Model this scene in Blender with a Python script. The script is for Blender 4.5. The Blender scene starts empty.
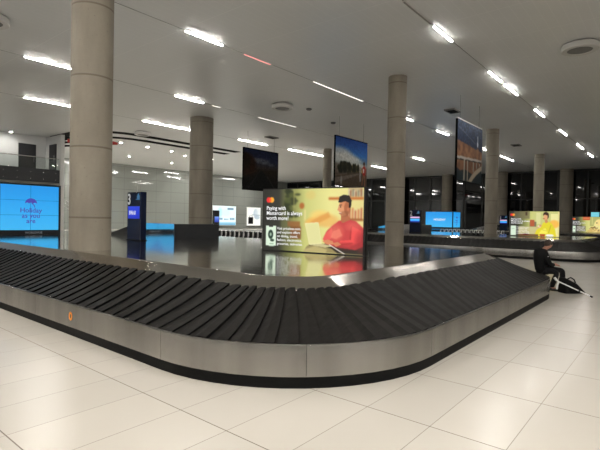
import bpy, math, random
import numpy as np
from mathutils import Vector, Matrix
random.seed(7)
S = bpy.context.scene
COL = S.collection
PI = math.pi

# ------------------------------------------------------------------ helpers
class MB:
    """collects shapes, then links them as ONE mesh object"""
    def __init__(s): s.v=[]; s.f=[]; s.m=[]
    def add(s, vs, fs, mi=0):
        o=len(s.v); s.v+= [tuple(v) for v in vs]
        for f in fs: s.f.append(tuple(i+o for i in f)); s.m.append(mi)
    def box(s, c, d, mi=0, rz=0.0):
        x,y,z=[a/2 for a in d]; ca,sa=math.cos(rz),math.sin(rz)
        vs=[]
        for k in (-z,z):
            for (i,j) in ((-x,-y),(x,-y),(x,y),(-x,y)):
                vs.append((c[0]+i*ca-j*sa, c[1]+i*sa+j*ca, c[2]+k))
        s.add(vs,[(3,2,1,0),(4,5,6,7),(0,1,5,4),(1,2,6,5),(2,3,7,6),(3,0,4,7)],mi)
    def bevel_box(s, c, d, b, mi=0):
        """box with chamfered vertical edges and top rim"""
        x,y,z=[a/2 for a in d]
        def ring(i,z): return [(c[0]+p,c[1]+q,c[2]+z) for p,q in ((-x+i,-y),(x-i,-y),(x,-y+i),(x,y-i),(x-i,y),(-x+i,y),(-x,y-i),(-x,-y+i))]
        def rin(i,z):
            X,Y=x-i,y-i; k=i*0.6
            return [(c[0]+p,c[1]+q,c[2]+z) for p,q in ((-X+k,-Y),(X-k,-Y),(X,-Y+k),(X,Y-k),(X-k,Y),(-X+k,Y),(-X,Y-k),(-X,-Y+k))]
        rs=[rin(b,-z),ring(b,-z+b),ring(b,z-b),rin(b,z)]
        vs=sum(rs,[]); fs=[]
        for r in range(3):
            for i in range(8):
                j=(i+1)%8; fs.append((r*8+i,r*8+j,r*8+8+j,r*8+8+i))
        fs.append(tuple(range(7,-1,-1))); fs.append(tuple(range(24,32)))
        s.add(vs,fs,mi)
    def lathe(s, c, prof, n=32, mi=0, cap=True):
        o=[]; fs=[]
        for (r,z) in prof:
            for i in range(n):
                a=2*PI*i/n; o.append((c[0]+r*math.cos(a),c[1]+r*math.sin(a),c[2]+z))
        for k in range(len(prof)-1):
            for i in range(n):
                j=(i+1)%n; fs.append((k*n+i,k*n+j,k*n+n+j,k*n+n+i))
        if cap:
            fs.append(tuple(range(n-1,-1,-1))); fs.append(tuple(range((len(prof)-1)*n,len(prof)*n)))
        s.add(o,fs,mi)
    def tube(s, pts, r, n=8, mi=0):
        pts=[Vector(p) for p in pts]; vs=[]; fs=[]
        for k,p in enumerate(pts):
            a=pts[max(k-1,0)]; b=pts[min(k+1,len(pts)-1)]
            d=(b-a).normalized()
            u=d.cross(Vector((0,0,1)))
            if u.length<1e-4: u=d.cross(Vector((1,0,0)))
            u.normalize(); w=d.cross(u)
            rr=r[k] if isinstance(r,(list,tuple)) else r
            for i in range(n):
                t=2*PI*i/n; vs.append(p+u*rr*math.cos(t)+w*rr*math.sin(t))
        for k in range(len(pts)-1):
            for i in range(n):
                j=(i+1)%n; fs.append((k*n+i,k*n+n+i,k*n+n+j,k*n+j))
        fs.append(tuple(range(n))); fs.append(tuple(range(len(pts)*n-1,len(pts)*n-n-1,-1)))
        s.add(vs,fs,mi)
    def ball(s, c, r, n=14, mi=0):
        prof=[(max(r[0]*math.sin(PI*k/8),1e-4),-r[2]*math.cos(PI*k/8)) for k in range(9)]
        vs=[];fs=[]
        for (q,z) in prof:
            for i in range(n):
                a=2*PI*i/n; vs.append((c[0]+q*math.cos(a),c[1]+q*math.sin(a)*r[1]/r[0],c[2]+z))
        for k in range(8):
            for i in range(n):
                j=(i+1)%n; fs.append((k*n+i,k*n+j,k*n+n+j,k*n+n+i))
        s.add(vs,fs,mi)
    def prism(s, poly, axis, a, b, mi=0):
        """poly of 2D points extruded from a to b along axis (0 x: poly=(y,z), 1 y: poly=(x,z), 2 z: poly=(x,y))"""
        n=len(poly)
        def P(q,t):
            if axis==0: return (t,q[0],q[1])
            if axis==1: return (q[0],t,q[1])
            return (q[0],q[1],t)
        vs=[P(q,a) for q in poly]+[P(q,b) for q in poly]
        fs=[tuple(range(n-1,-1,-1)),tuple(range(n,2*n))]+[(i,(i+1)%n,n+(i+1)%n,n+i) for i in range(n)]
        s.add(vs,fs,mi)
    def build(s, name, mats, parent=None, smooth=35, loc=None, rz=0):
        me=bpy.data.meshes.new(name); me.from_pydata(s.v,[],s.f)
        if not isinstance(mats,(list,tuple)): mats=[mats]
        for m in mats: me.materials.append(m)
        me.polygons.foreach_set('material_index',s.m)
        import bmesh
        bm=bmesh.new(); bm.from_mesh(me); bmesh.ops.recalc_face_normals(bm,faces=bm.faces); bm.to_mesh(me); bm.free()
        if smooth:
            me.polygons.foreach_set('use_smooth',[True]*len(me.polygons))
            me.set_sharp_from_angle(angle=math.radians(smooth))
        me.update()
        o=bpy.data.objects.new(name,me); COL.objects.link(o)
        if parent: o.parent=parent
        if loc: o.location=loc
        if rz: o.rotation_euler.z=rz
        return o

def tag(o,label,cat,group=None):
    o['label']=label; o['category']=cat
    if group: o['group']=group
    return o
def thing(name,label,cat,loc=(0,0,0),rz=0,group=None):
    o=bpy.data.objects.new(name,None); COL.objects.link(o); o.empty_display_size=.1
    o.location=loc; o.rotation_euler.z=rz
    return tag(o,label,cat,group)
def struct(o,label=None):
    o['kind']='structure'
    if label: o['label']=label
    return o

# ------------------------------------------------------------------ materials
def mat(name):
    m=bpy.data.materials.new(name); m.use_nodes=True; nt=m.node_tree
    b=nt.nodes['Principled BSDF']; return m,nt,b
def N(nt,t,**k):
    n=nt.nodes.new(t)
    for a,v in k.items(): setattr(n,a,v)
    return n
def math_(nt,op,a,b=None,c=None):
    n=N(nt,'ShaderNodeMath',operation=op)
    for i,x in enumerate((a,b,c)):
        if x is None: continue
        if isinstance(x,(int,float)): n.inputs[i].default_value=x
        else: nt.links.new(x,n.inputs[i])
    return n.outputs[0]
def mixc(nt,f,a,b):
    n=N(nt,'ShaderNodeMix',data_type='RGBA')
    for i,x in ((0,f),(6,a),(7,b)):
        if isinstance(x,(int,float)): n.inputs[i].default_value=x
        elif isinstance(x,tuple): n.inputs[i].default_value=(*x[:3],1)
        else: nt.links.new(x,n.inputs[i])
    return n.outputs[2]
def noise(nt,vec,scale,detail=3,dims=None):
    n=N(nt,'ShaderNodeTexNoise'); n.inputs['Scale'].default_value=scale; n.inputs['Detail'].default_value=detail
    if vec is not None: nt.links.new(vec,n.inputs['Vector'])
    return n.outputs[0]
def stretch(nt,vec,s):
    n=N(nt,'ShaderNodeMapping'); n.inputs['Scale'].default_value=s; nt.links.new(vec,n.inputs[0]); return n.outputs[0]
def pos(nt): return N(nt,'ShaderNodeNewGeometry').outputs['Position']
def bump(nt,b,h,strength,dist=.01):
    n=N(nt,'ShaderNodeBump'); n.inputs['Strength'].default_value=strength; n.inputs['Distance'].default_value=dist
    nt.links.new(h,n.inputs['Height']); nt.links.new(n.outputs[0],b.inputs['Normal'])
def simple(name,c,rough=.5,metal=0,spec=.5,var=.06,scale=8):
    m,nt,b=mat(name)
    nz=noise(nt,pos(nt),scale)
    lo=tuple(max(0,x*(1-var)) for x in c); hi=tuple(x*(1+var) for x in c)
    nt.links.new(mixc(nt,nz,lo,hi),b.inputs['Base Color'])
    b.inputs['Roughness'].default_value=rough; b.inputs['Metallic'].default_value=metal; b.inputs['Specular IOR Level'].default_value=spec
    return m
def emit(name,c,s):
    m=bpy.data.materials.new(name); m.use_nodes=True; nt=m.node_tree; nt.nodes.clear()
    e=N(nt,'ShaderNodeEmission'); e.inputs[0].default_value=(*c,1); e.inputs[1].default_value=s
    o=N(nt,'ShaderNodeOutputMaterial'); nt.links.new(e.outputs[0],o.inputs[0]); return m

# floor: large rectangular porcelain tiles, thin joints
FX,FY=2.48,2.155; TX,TY=1.175,.6
def floor_mat():
    m,nt,b=mat('porcelain_tile'); p=pos(nt); sp=N(nt,'ShaderNodeSeparateXYZ'); nt.links.new(p,sp.inputs[0])
    gx=math_(nt,'DIVIDE',math_(nt,'SUBTRACT',sp.outputs[0],FX),TX); gy=math_(nt,'DIVIDE',math_(nt,'SUBTRACT',sp.outputs[1],FY),TY)
    def joint(g,size,w):
        d=math_(nt,'ABSOLUTE',math_(nt,'SUBTRACT',g,math_(nt,'ROUND',g)))
        return math_(nt,'LESS_THAN',math_(nt,'MULTIPLY',d,size),w)
    jx=math_(nt,'MULTIPLY',joint(gx,TX,.005),1.0); jy=math_(nt,'MULTIPLY',joint(gy,TY,.0035),.8)
    j=math_(nt,'MAXIMUM',jx,jy)
    cell=N(nt,'ShaderNodeCombineXYZ'); nt.links.new(math_(nt,'FLOOR',gx),cell.inputs[0]); nt.links.new(math_(nt,'FLOOR',gy),cell.inputs[1])
    wn=N(nt,'ShaderNodeTexWhiteNoise'); nt.links.new(cell.outputs[0],wn.inputs[0])
    tile=mixc(nt,wn.outputs[0],(.585,.55,.49),(.625,.585,.52))
    nz=noise(nt,p,2.2,5); tile=mixc(nt,math_(nt,'MULTIPLY',nz,.25),tile,(.52,.485,.43))
    nt.links.new(mixc(nt,j,tile,(.16,.125,.095)),b.inputs['Base Color'])
    r=math_(nt,'ADD',math_(nt,'MULTIPLY',noise(nt,p,1.3,4),.05),.20)
    nt.links.new(math_(nt,'ADD',r,math_(nt,'MULTIPLY',j,.4)),b.inputs['Roughness'])
    b.inputs['Specular IOR Level'].default_value=.45
    return m
def ceiling_mat():
    m,nt,b=mat('metal_ceiling_plank'); p=pos(nt); sp=N(nt,'ShaderNodeSeparateXYZ'); nt.links.new(p,sp.inputs[0])
    def joint(co,size,w):
        g=math_(nt,'DIVIDE',co,size); d=math_(nt,'ABSOLUTE',math_(nt,'SUBTRACT',g,math_(nt,'ROUND',g)))
        return math_(nt,'LESS_THAN',math_(nt,'MULTIPLY',d,size),w)
    j=math_(nt,'MAXIMUM',math_(nt,'MULTIPLY',joint(sp.outputs[1],.3,.012),.30),math_(nt,'MULTIPLY',joint(sp.outputs[0],2.35,.012),.75))
    base=mixc(nt,noise(nt,p,.35,2),(.66,.665,.66),(.71,.715,.71))
    nt.links.new(mixc(nt,j,base,(.80,.80,.79)),b.inputs['Base Color'])
    b.inputs['Roughness'].default_value=.34; b.inputs['Specular IOR Level'].default_value=.4
    bump(nt,b,noise(nt,stretch(nt,p,(.6,6,1)),1.5,2),.12,.01)
    return m
def steel_mat(name,c,rough,streak=(40,40,1.2),bs=.05,lumpy=0):
    m,nt,b=mat(name); p=pos(nt); nz=noise(nt,stretch(nt,p,streak),1.0,3)
    nt.links.new(mixc(nt,nz,tuple(x*.94 for x in c),tuple(min(1,x*1.05) for x in c)),b.inputs['Base Color'])
    if not bs:
        nb_=noise(nt,stretch(nt,p,(2.2,2.2,.03)),1.0,4); nz=math_(nt,'MULTIPLY',nb_,1.0)
        nt.links.new(mixc(nt,math_(nt,'MULTIPLY_ADD',nb_,2.4,-.7),tuple(x*.78 for x in c),tuple(min(1,x*1.18) for x in c)),b.inputs['Base Color'])  # light and dark reflection bands painted into the steel colour
    b.inputs['Metallic'].default_value=1
    nt.links.new(math_(nt,'ADD',math_(nt,'MULTIPLY',nz,rough*.4),rough*.8),b.inputs['Roughness'])
    if lumpy: bump(nt,b,noise(nt,p,1.6,2),lumpy,.02)
    elif bs: bump(nt,b,nz,bs,.001)
    else: bump(nt,b,noise(nt,stretch(nt,p,(2.6,2.6,.12)),1.0,3),.55,.02)
    return m
def concrete_mat():
    m,nt,b=mat('cast_concrete'); p=pos(nt); sp=N(nt,'ShaderNodeSeparateXYZ'); nt.links.new(p,sp.inputs[0])
    n1=noise(nt,stretch(nt,p,(1.6,1.6,.5)),1.6,6); n2=noise(nt,p,14,4)
    c=mixc(nt,n1,(.15,.13,.10),(.345,.31,.255)); c=mixc(nt,math_(nt,'MULTIPLY',n2,.4),c,(.20,.175,.14))
    g=math_(nt,'DIVIDE',math_(nt,'SUBTRACT',sp.outputs[2],.15),1.5)
    d=math_(nt,'MULTIPLY',math_(nt,'ABSOLUTE',math_(nt,'SUBTRACT',g,math_(nt,'ROUND',g))),1.5)
    c=mixc(nt,math_(nt,'MULTIPLY',math_(nt,'LESS_THAN',d,.018),.75),c,(.12,.095,.07))
    hole=N(nt,'ShaderNodeTexVoronoi'); hole.inputs['Scale'].default_value=9; nt.links.new(p,hole.inputs[0])
    c=mixc(nt,math_(nt,'MULTIPLY',math_(nt,'LESS_THAN',hole.outputs[0],.08),.5),c,(.1,.085,.07))
    nt.links.new(c,b.inputs['Base Color']); b.inputs['Roughness'].default_value=.62; b.inputs['Specular IOR Level'].default_value=.3
    bump(nt,b,n2,.2,.004); return m
def rubber_mat():
    m,nt,b=mat('belt_rubber'); p=pos(nt)
    n1=noise(nt,stretch(nt,p,(5,5,5)),2.0,5); n2=noise(nt,p,1.1,3); n3=noise(nt,stretch(nt,p,(3,40,8)),1,3)
    c=mixc(nt,n1,(.007,.0065,.006),(.017,.0158,.0148)); c=mixc(nt,math_(nt,'MULTIPLY',math_(nt,'POWER',n3,4.0),.6),c,(.06,.056,.052))
    nt.links.new(c,b.inputs['Base Color'])
    nt.links.new(math_(nt,'ADD',math_(nt,'MULTIPLY',n2,.2),.42),b.inputs['Roughness']); b.inputs['Specular IOR Level'].default_value=.08
    bump(nt,b,n1,.15,.004); return m
def panelglass_mat():
    m,nt,b=mat('back_painted_glass'); p=pos(nt); sp=N(nt,'ShaderNodeSeparateXYZ'); nt.links.new(p,sp.inputs[0])
    def joint(co,off,size,w):
        g=math_(nt,'DIVIDE',math_(nt,'SUBTRACT',co,off),size); d=math_(nt,'ABSOLUTE',math_(nt,'SUBTRACT',g,math_(nt,'ROUND',g)))
        return math_(nt,'LESS_THAN',math_(nt,'MULTIPLY',d,size),w)
    j=math_(nt,'MAXIMUM',joint(sp.outputs[2],.78,1.38,.03),math_(nt,'MULTIPLY',joint(sp.outputs[0],30,2.25,.03),.8))
    nt.links.new(mixc(nt,math_(nt,'MULTIPLY',j,.45),(.20,.21,.19),(.075,.08,.072)),b.inputs['Base Color'])
    b.inputs['Roughness'].default_value=.06; b.inputs['Specular IOR Level'].default_value=.5; return m
def clear_glass():
    m=bpy.data.materials.new('clear_glass'); m.use_nodes=True; nt=m.node_tree; nt.nodes.clear()
    t=N(nt,'ShaderNodeBsdfTransparent'); t.inputs[0].default_value=(.93,.96,.95,1)
    g=N(nt,'ShaderNodeBsdfGlossy'); g.inputs['Roughness'].default_value=.03
    f=N(nt,'ShaderNodeFresnel'); f.inputs[0].default_value=1.5
    x=N(nt,'ShaderNodeMixShader'); nt.links.new(f.outputs[0],x.inputs[0]); nt.links.new(t.outputs[0],x.inputs[1]); nt.links.new(g.outputs[0],x.inputs[2])
    o=N(nt,'ShaderNodeOutputMaterial'); nt.links.new(x.outputs[0],o.inputs[0]); return m
def picture_mat(name,strength=None):
    m,nt,b=mat(name); a=N(nt,'ShaderNodeAttribute'); a.attribute_name='picture'
    if strength is None:
        nt.links.new(a.outputs['Color'],b.inputs['Base Color']); b.inputs['Roughness'].default_value=.55; b.inputs['Specular IOR Level'].default_value=.12
    else:
        b.inputs['Base Color'].default_value=(.005,.005,.005,1); b.inputs['Roughness'].default_value=.35
        nt.links.new(a.outputs['Color'],b.inputs['Emission Color']); b.inputs['Emission Strength'].default_value=strength
    return m

M=dict(
 floor=floor_mat(), ceiling=ceiling_mat(), concrete=concrete_mat(), belt=rubber_mat(), wallglass=panelglass_mat(), glass=clear_glass(),
 fence=steel_mat('brushed_steel_fence',(.345,.335,.32),.22,(9,9,.4),.0),
 rim=steel_mat('brushed_steel_rim',(.43,.405,.37),.13,(3,3,60),.02),
 top=steel_mat('polished_steel_plate',(.62,.60,.56),.10,(2,2,2),.05,.10),
 hood=steel_mat('polished_steel_hood',(.72,.72,.72),.06,(3,3,3),.05,.02),
 kick=simple('black_plinth_paint',(.004,.004,.004),.6,spec=.15,var=.3), black=simple('black_plastic',(.007,.007,.008),.35,var=.3),
 matblack=simple('matt_black',(.004,.004,.0045),.85,spec=.06,var=.3),
 navy=simple('navy_gloss_panel',(.006,.011,.035),.22,var=.1), white=simple('white_wall_paint',(.60,.605,.60),.7,spec=.3,var=.03,scale=1.5),
 grey=simple('grey_wall_paint',(.34,.335,.315),.7,spec=.3,var=.04,scale=1.5), charcoal=simple('charcoal_fascia',(.022,.024,.028),.5,var=.2),
 door=simple('dark_door_leaf',(.012,.013,.016),.4,var=.2), chrome=simple('chromed_metal',(.7,.7,.7),.2,1,var=.03),
 fixture=simple('white_enamel',(.60,.59,.57),.45,var=.02), grille=simple('grey_grille',(.16,.155,.15),.6,var=.25,scale=60),
 dark=simple('dark_recess',(.012,.012,.012),.8,spec=.2,var=.3), trimgrey=simple('dark_grey_slot',(.24,.235,.225),.6,var=.1),
 window=simple('night_window_glass',(.0022,.0025,.003),.03,spec=.5,var=.2), mullion=simple('black_mullion',(.004,.004,.004),.5,var=.2),
 red=simple('red_enamel',(.42,.018,.014),.35,var=.05), orange=simple('orange_sticker',(.95,.33,.05),.5,var=.05),
 cloth=simple('black_jacket_cloth',(.0065,.0065,.007),.85,spec=.2,var=.3,scale=30), trouser=simple('black_trouser_cloth',(.008,.008,.009),.85,spec=.2,var=.3,scale=30),
 skin=simple('skin',(.36,.17,.115),.55,var=.06), hair=simple('short_brown_hair',(.03,.018,.012),.7,var=.3,scale=40), shoe=simple('black_shoe',(.008,.008,.008),.5,var=.2),
 bag=simple('black_bag_nylon',(.005,.005,.005),.8,spec=.2,var=.3,scale=30), alu=simple('white_painted_tube',(.80,.80,.79),.3,var=.03),
 strip=emit('lit_diffuser',(1,.965,.905),175), bay_fill=emit('far_bay_fill_light',(1,.98,.94),330), bright=emit('bright_lit_diffuser',(1,.965,.912),272), dim=emit('dim_lit_diffuser',(1,.95,.86),2.2), pink=emit('red_lit_diffuser',(1,.36,.34),1.4), spot=emit('lit_downlight',(1,.965,.9),330),
 panelwhite=emit('white_letter_light',(1,1,1),1.0), letterwhite=emit('lit_white_lettering',(.95,.95,.92),.95),
 purple=emit('purple_lettering',(.085,.07,.42),1.0), blackink=simple('black_ink',(.01,.01,.01),.5), icon=emit('teal_icon',(.06,.16,.28),1.0),
 greyletter=simple('grey_bezel_lettering',(.30,.31,.34),.5), whiteletter=simple('white_kiosk_lettering',(.75,.76,.78),.5),
 pict=picture_mat('lit_picture',1.0), poster=picture_mat('printed_banner'), seam=emit('screen_seam',(.012,.16,.42),1.0), teal=emit('teal_sign_light',(.2,.65,.75),1.0),
)

# ------------------------------------------------------------------ pictures drawn in code (a grid mesh that stores one colour per point)
def lin(c):
    c=np.clip(np.asarray(c,float),0,1); return np.where(c<=.04045,c/12.92,((c+.055)/1.055)**2.4)
class Pic:
    def __init__(s,asp,ny=96,bg=(0,0,0)):
        s.ny=ny; s.nx=int(ny*asp)
        s.v,s.u=np.meshgrid(np.linspace(0,1,s.ny),np.linspace(0,1,s.nx),indexing='ij')
        s.asp=asp; s.a=np.zeros((s.ny,s.nx,3)); s.a[:]=bg
        s.rng=np.random.RandomState(3)
    def put(s,mask,c,al=1.0):
        k=(np.clip(mask,0,1)*al)[...,None]; s.a=s.a*(1-k)+np.asarray(c)*k
    def poly(s,pts,c,al=1.0):
        ins=np.zeros(s.u.shape,bool); n=len(pts)
        for i in range(n):
            (x1,y1),(x2,y2)=pts[i],pts[(i+1)%n]
            if y1==y2: continue
            cond=((y1>s.v)!=(y2>s.v))&(s.u<(x2-x1)*(s.v-y1)/(y2-y1)+x1); ins^=cond
        s.put(ins.astype(float),c,al)
    def ell(s,cx,cy,rx,ry,c,al=1.0,soft=.15):
        d=np.sqrt(((s.u-cx)/rx)**2+((s.v-cy)/ry)**2); s.put((1-d)/soft+.5,c,al)
    def rect(s,x0,y0,x1,y1,c,al=1.0): s.poly([(x0,y0),(x1,y0),(x1,y1),(x0,y1)],c,al)
    def line(s,x0,y0,x1,y1,w,c,al=1.0):
        dx,dy=(x1-x0)*s.asp,y1-y0; L=dx*dx+dy*dy+1e-9
        t=np.clip((((s.u-x0)*s.asp)*dx+(s.v-y0)*dy)/L,0,1)
        d=np.hypot((s.u-x0)*s.asp-t*dx,s.v-y0-t*dy); s.put((w-d)/w*1.5,c,al)
    def grad(s,stops,axis='v'):
        t=s.v if axis=='v' else s.u; xs=[p for p,_ in stops]
        for k in range(3): s.a[...,k]=np.interp(t,xs,[c[k] for _,c in stops])
    def speck(s,amt,mask=None,cell=3):
        h=(s.ny+cell-1)//cell; w=(s.nx+cell-1)//cell
        r=np.kron(s.rng.rand(h,w),np.ones((cell,cell)))[:s.ny,:s.nx]-.5
        k=1+amt*r if mask is None else 1+amt*r*np.clip(mask,0,1); s.a=s.a*k[...,None]
    def blur(s,n=1):
        for _ in range(n):
            p=np.pad(s.a,((1,1),(1,1),(0,0)),'edge'); s.a=(p[:-2,1:-1]+p[2:,1:-1]+p[1:-1,:-2]+p[1:-1,2:]+2*p[1:-1,1:-1])/6
    def mesh(s,name,w,h,mat_,parent,loc=(0,0,0),gain=1.0):
        """grid in the local x-z plane, front towards local -y, lower left corner at loc"""
        vs=[(loc[0]+x*w,loc[1],loc[2]+(1-y)*h) for x,y in zip(s.u.ravel(),s.v.ravel())]
        nx=s.nx; fs=[(j*nx+i,(j+1)*nx+i,(j+1)*nx+i+1,j*nx+i+1) for j in range(s.ny-1) for i in range(nx-1)]
        me=bpy.data.meshes.new(name); me.from_pydata(vs,[],fs); me.materials.append(mat_)
        at=me.color_attributes.new('picture','FLOAT_COLOR','POINT')
        c=np.ones((s.ny*nx,4)); c[:,:3]=lin(s.a).reshape(-1,3)*gain; at.data.foreach_set('color',c.ravel())
        o=bpy.data.objects.new(name,me); COL.objects.link(o); o.parent=parent; return o

FONT=None
def lettering(body,size,m,parent,loc,rot=(PI/2,0,0),bold=.0,ext=.002,align='LEFT',name='lettering',space=1.0,sx=1.0):
    cu=bpy.data.curves.new('t','FONT'); cu.body=body; cu.size=size; cu.offset=bold*size; cu.extrude=ext; cu.align_x=align; cu.space_line=space
    cu.resolution_u=3
    t=bpy.data.objects.new('t',cu); COL.objects.link(t)
    bpy.context.view_layer.update()
    me=bpy.data.meshes.new_from_object(t.evaluated_get(bpy.context.evaluated_depsgraph_get())); me.name=name
    bpy.data.objects.remove(t); me.materials.clear(); me.materials.append(m)
    o=bpy.data.objects.new(name,me); COL.objects.link(o); o.parent=parent; o.location=loc; o.rotation_euler=rot; o.scale=(sx,1,1)
    return o

# ------------------------------------------------------------------ camera (axes of the hall: x to the right-hand depth, y to the left-hand depth)
F,CX,CY,H=460.0,300.0,225.0,1.71
dA=Vector((677-CX,-(226-CY),-F)).normalized(); dB=Vector((-262-CX,-(208-CY),-F)); dB=(dB-dA*dA.dot(dB)).normalized(); dC=dA.cross(dB)
Rm=Matrix((dA,dB,dC))
cam=bpy.data.cameras.new('camera'); cam.sensor_width=36; cam.lens=F/600*36; cam.clip_end=400; cam.clip_start=.05
co=bpy.data.objects.new('camera',cam); COL.objects.link(co); co.matrix_world=Matrix.Translation((0,0,H))@Rm.to_4x4(); S.camera=co

CZ=7.96                                     # ceiling height
X0,X1,Y0,Y1=-24.0,60.5,-24.0,52.6           # hall

# ------------------------------------------------------------------ setting
def slab(name,c,d,m,lab=None):
    b=MB(); b.box(c,d); o=b.build(name,m,smooth=0); return struct(o,lab)
slab('floor',((X0+X1)/2,(Y0+Y1)/2,-.1),(X1-X0+1,Y1-Y0+1,.2),M['floor'],'pale beige polished tile floor of the hall')
slab('ceiling',((X0+X1)/2,(Y0+Y1)/2,CZ+.1),(X1-X0+1,Y1-Y0+1,.2),M['ceiling'],'grey metal plank ceiling of the hall')
slab('wall_left',((16.2+X1)/2,Y1+.1,CZ/2),(X1-16.2,.2,CZ),M['wallglass'],'pale glossy glass panel wall at far left')
slab('wall_back',(X0-.1,(Y0+Y1)/2,CZ/2),(.2,Y1-Y0,CZ),M['white'])
slab('wall_right',((X0+X1)/2,Y0-.1,CZ/2),(X1-X0,.2,CZ),M['white'])
slab('wall_balcony',((X0+15.9)/2,40.1,CZ/2),(15.9-X0,.2,CZ),M['white'],'white back wall behind the balcony')
slab('wall_corner',(16.05,45.0,CZ/2),(.3,15.4,CZ),M['white'],'white return wall beside the balcony')
# the night windows on the far side
slab('wall_far',(X1+.3,(Y0+Y1)/2,CZ/2),(.2,Y1-Y0,CZ),M['mullion'])
edges=[-24,-17.9,-11,-4.1,2.9,9.85,16.8,23.8,30.75,37.7,44.7,52.5]
for i in range(len(edges)-1):
    a,c=edges[i],edges[i+1]; b=MB(); b.box((X1+.12,(a+c)/2,CZ/2),(.06,c-a,CZ)); w=struct(b.build('window_%d'%(i+1),M['window'],smooth=0),'tall dark night window')
    f=MB()
    for t in (.0,.34,.68):
        f.box((X1+.02,a+(c-a)*t+.55*(t==0)+.25,CZ/2),(.16,.5 if t==0 else .16,CZ))
    for z in (.1,4.6,CZ-.12): f.box((X1+.03,(a+c)/2,z),(.12,c-a,.2 if z<4 or z>5 else .09))
    f.build('window_frame',M['mullion'],w,0)
def column(x,y,r,z0,lab,z1=CZ,grp='round concrete columns'):
    b=MB(); b.lathe((x,y,0),[(r,z0),(r,z1)],48); o=b.build('concrete_column',M['concrete']); tag(o,lab,'column',grp); return o
column(4.88,9.93,.425,.951,'thick round concrete column nearest the camera, rising from the near carousel')
column(18.2,9.56,.40,0,'round concrete column standing between the near and middle carousels')
column(32.14,9.72,.40,.951,'round concrete column to the left of the yellow advert screen, beside the bridge banner')
column(46.1,9.8,.43,.951,'slim far concrete column rising behind the yellow advert screen')
column(18.65,23.5,.73,0,'thick concrete column behind the dark luggage hood, left of centre')
column(33.2,24.2,.38,0,'round concrete column half hidden behind the banner with the bright blue sky')
for y,lab in ((2.9,'concrete pillar against the night windows, outside the frame at right'),(9.85,'concrete pillar against the night windows between the two yellow advert screens'),(16.8,'concrete pillar at the night windows just right of the column by the bridge banner'),
          (23.8,'concrete pillar at the night windows above the far blue screen'),(30.75,'concrete pillar at the night windows hidden behind the column between carousels')):
    column(X1-.65,y,.68 if y!=16.8 else .6,0,lab)

# balcony at far left
bal=thing('balcony','upper balcony with charcoal fascia and glass rail at far left','balcony',(0,0,0))
b=MB(); b.box((-4,38.75,4.6),(39.8,2.5,1.0)); b.build('slab',M['grey'],bal,0)
b=MB(); b.box((-4,37.46,4.62),(39.8,.08,1.02))
b.build('fascia',M['charcoal'],bal,0)
b=MB(); b.lathe((0,0,0),[(.001,-.03),(.03,-.02),(.03,.02),(.001,.03)],8); sd=None
for i in range(9):
    for z in (4.35,4.85):
        if sd is None: sd=b.build('fixing_stud',M['chrome'],bal); q=sd
        else: q=sd.copy(); COL.objects.link(q); q.parent=bal
        q.location=(8.4+i*.9,37.40,z)
b=MB(); b.box((-4,37.5,5.55),(39.8,.02,.85)); b.build('glass_balustrade',M['glass'],bal,0)
b=MB(); b.tube([(-24,37.5,6.0),(15.9,37.5,6.0)],.03); b.build('handrail',M['chrome'],bal)
def door(n,c,d,hd,lab):
    b=MB(); b.box(c,d); o=struct(b.build('door_%d'%n,M['door'],smooth=0),lab)
    b=MB(); b.lathe(hd,[(.012,-.25),(.012,.25)],8); b.build('door_handle',M['chrome'],o)
    return o
door(1,(14.5,39.97,6.17),(1.25,.08,2.14),(14.95,39.9,6.1),'tall dark door on the white balcony wall')
door(2,(15.86,38.6,6.17),(.08,1.2,2.14),(15.78,38.2,6.1),'narrow dark door at the end of the balcony')
# staircase rail below the balcony end
st=thing('stair_railing','grey sloping stair railing behind the blue video wall','railing',(0,0,0))
for k,z in enumerate((.55,.85,1.15)):
    b=MB(); b.tube([(17.4,40.5,z+1.9),(21.5,40.5,z-.1+.0)],.035); b.build('rail',M['trimgrey'],st)
for k in range(5):
    x=17.4+k*1.02; z=1.9-k*.5
    b=MB(); b.tube([(x,40.5,max(0,z-.4)),(x,40.5,z+1.15)],.03); b.build('post',M['trimgrey'],st)

# ------------------------------------------------------------------ ceiling fittings
n_tr=0
for y in (6.16,12.9,20.2,27.25):
    n_tr+=1; slab('trim_%d'%n_tr,((2+X1)/2,y,CZ-.004),(X1-2,.02,.008),M['trimgrey'],'thin recessed lighting channel in the ceiling')
def strip(x0,x1,y,m,lab,w=.048,grp='linear ceiling lights'):
    t=thing('ceiling_light',lab,'ceiling light',((x0+x1)/2,y,CZ),0,grp); L=x1-x0
    b=MB(); b.box((0,0,-.012),(L+.06,w+.05,.024)); b.build('housing',M['fixture'],t,0)
    b=MB(); b.box((0,0,-.031),(L,w,.014)); b.build('diffuser',m,t,0)
ordn=['first','second','third','fourth','fifth','sixth','seventh','eighth']
rows={6.16:([(14.1,15.6),(19.7,21.4),(21.9,24.0),(27.7,29.8),(34.6,36.9),(41.4,44.3),(47.1,50.0)],'rightmost row of strip lights'),
      12.9:([(9.5,11.1),(25.5,26.6),(30.4,32.4),(40.2,42.1),(45.2,46.7),(46.9,49.4)],'row of strip lights passing over the middle column'),
      20.2:([(7.2,9.0),(14.3,16.1),(16.75,17.3),(20.4,24.0),(42.0,44.5)],'row of strip lights above the left column'),
      27.25:([(9.7,12.1),(16.8,20.6),(25.3,28.6),(31.4,37.4),(46.1,50.2)],'leftmost row of strip lights')}
for y,(ss,rl) in rows.items():
    for k,(a,c) in enumerate(ss):
        dim=(y==20.2 and a in (16.75,20.4))
        strip(a,c,y,M['dim'] if dim else M['strip'],('dim ' if dim else 'bright ')+'white ceiling light, %s along the %s'%(ordn[k],rl),.04 if dim else .048)
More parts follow.
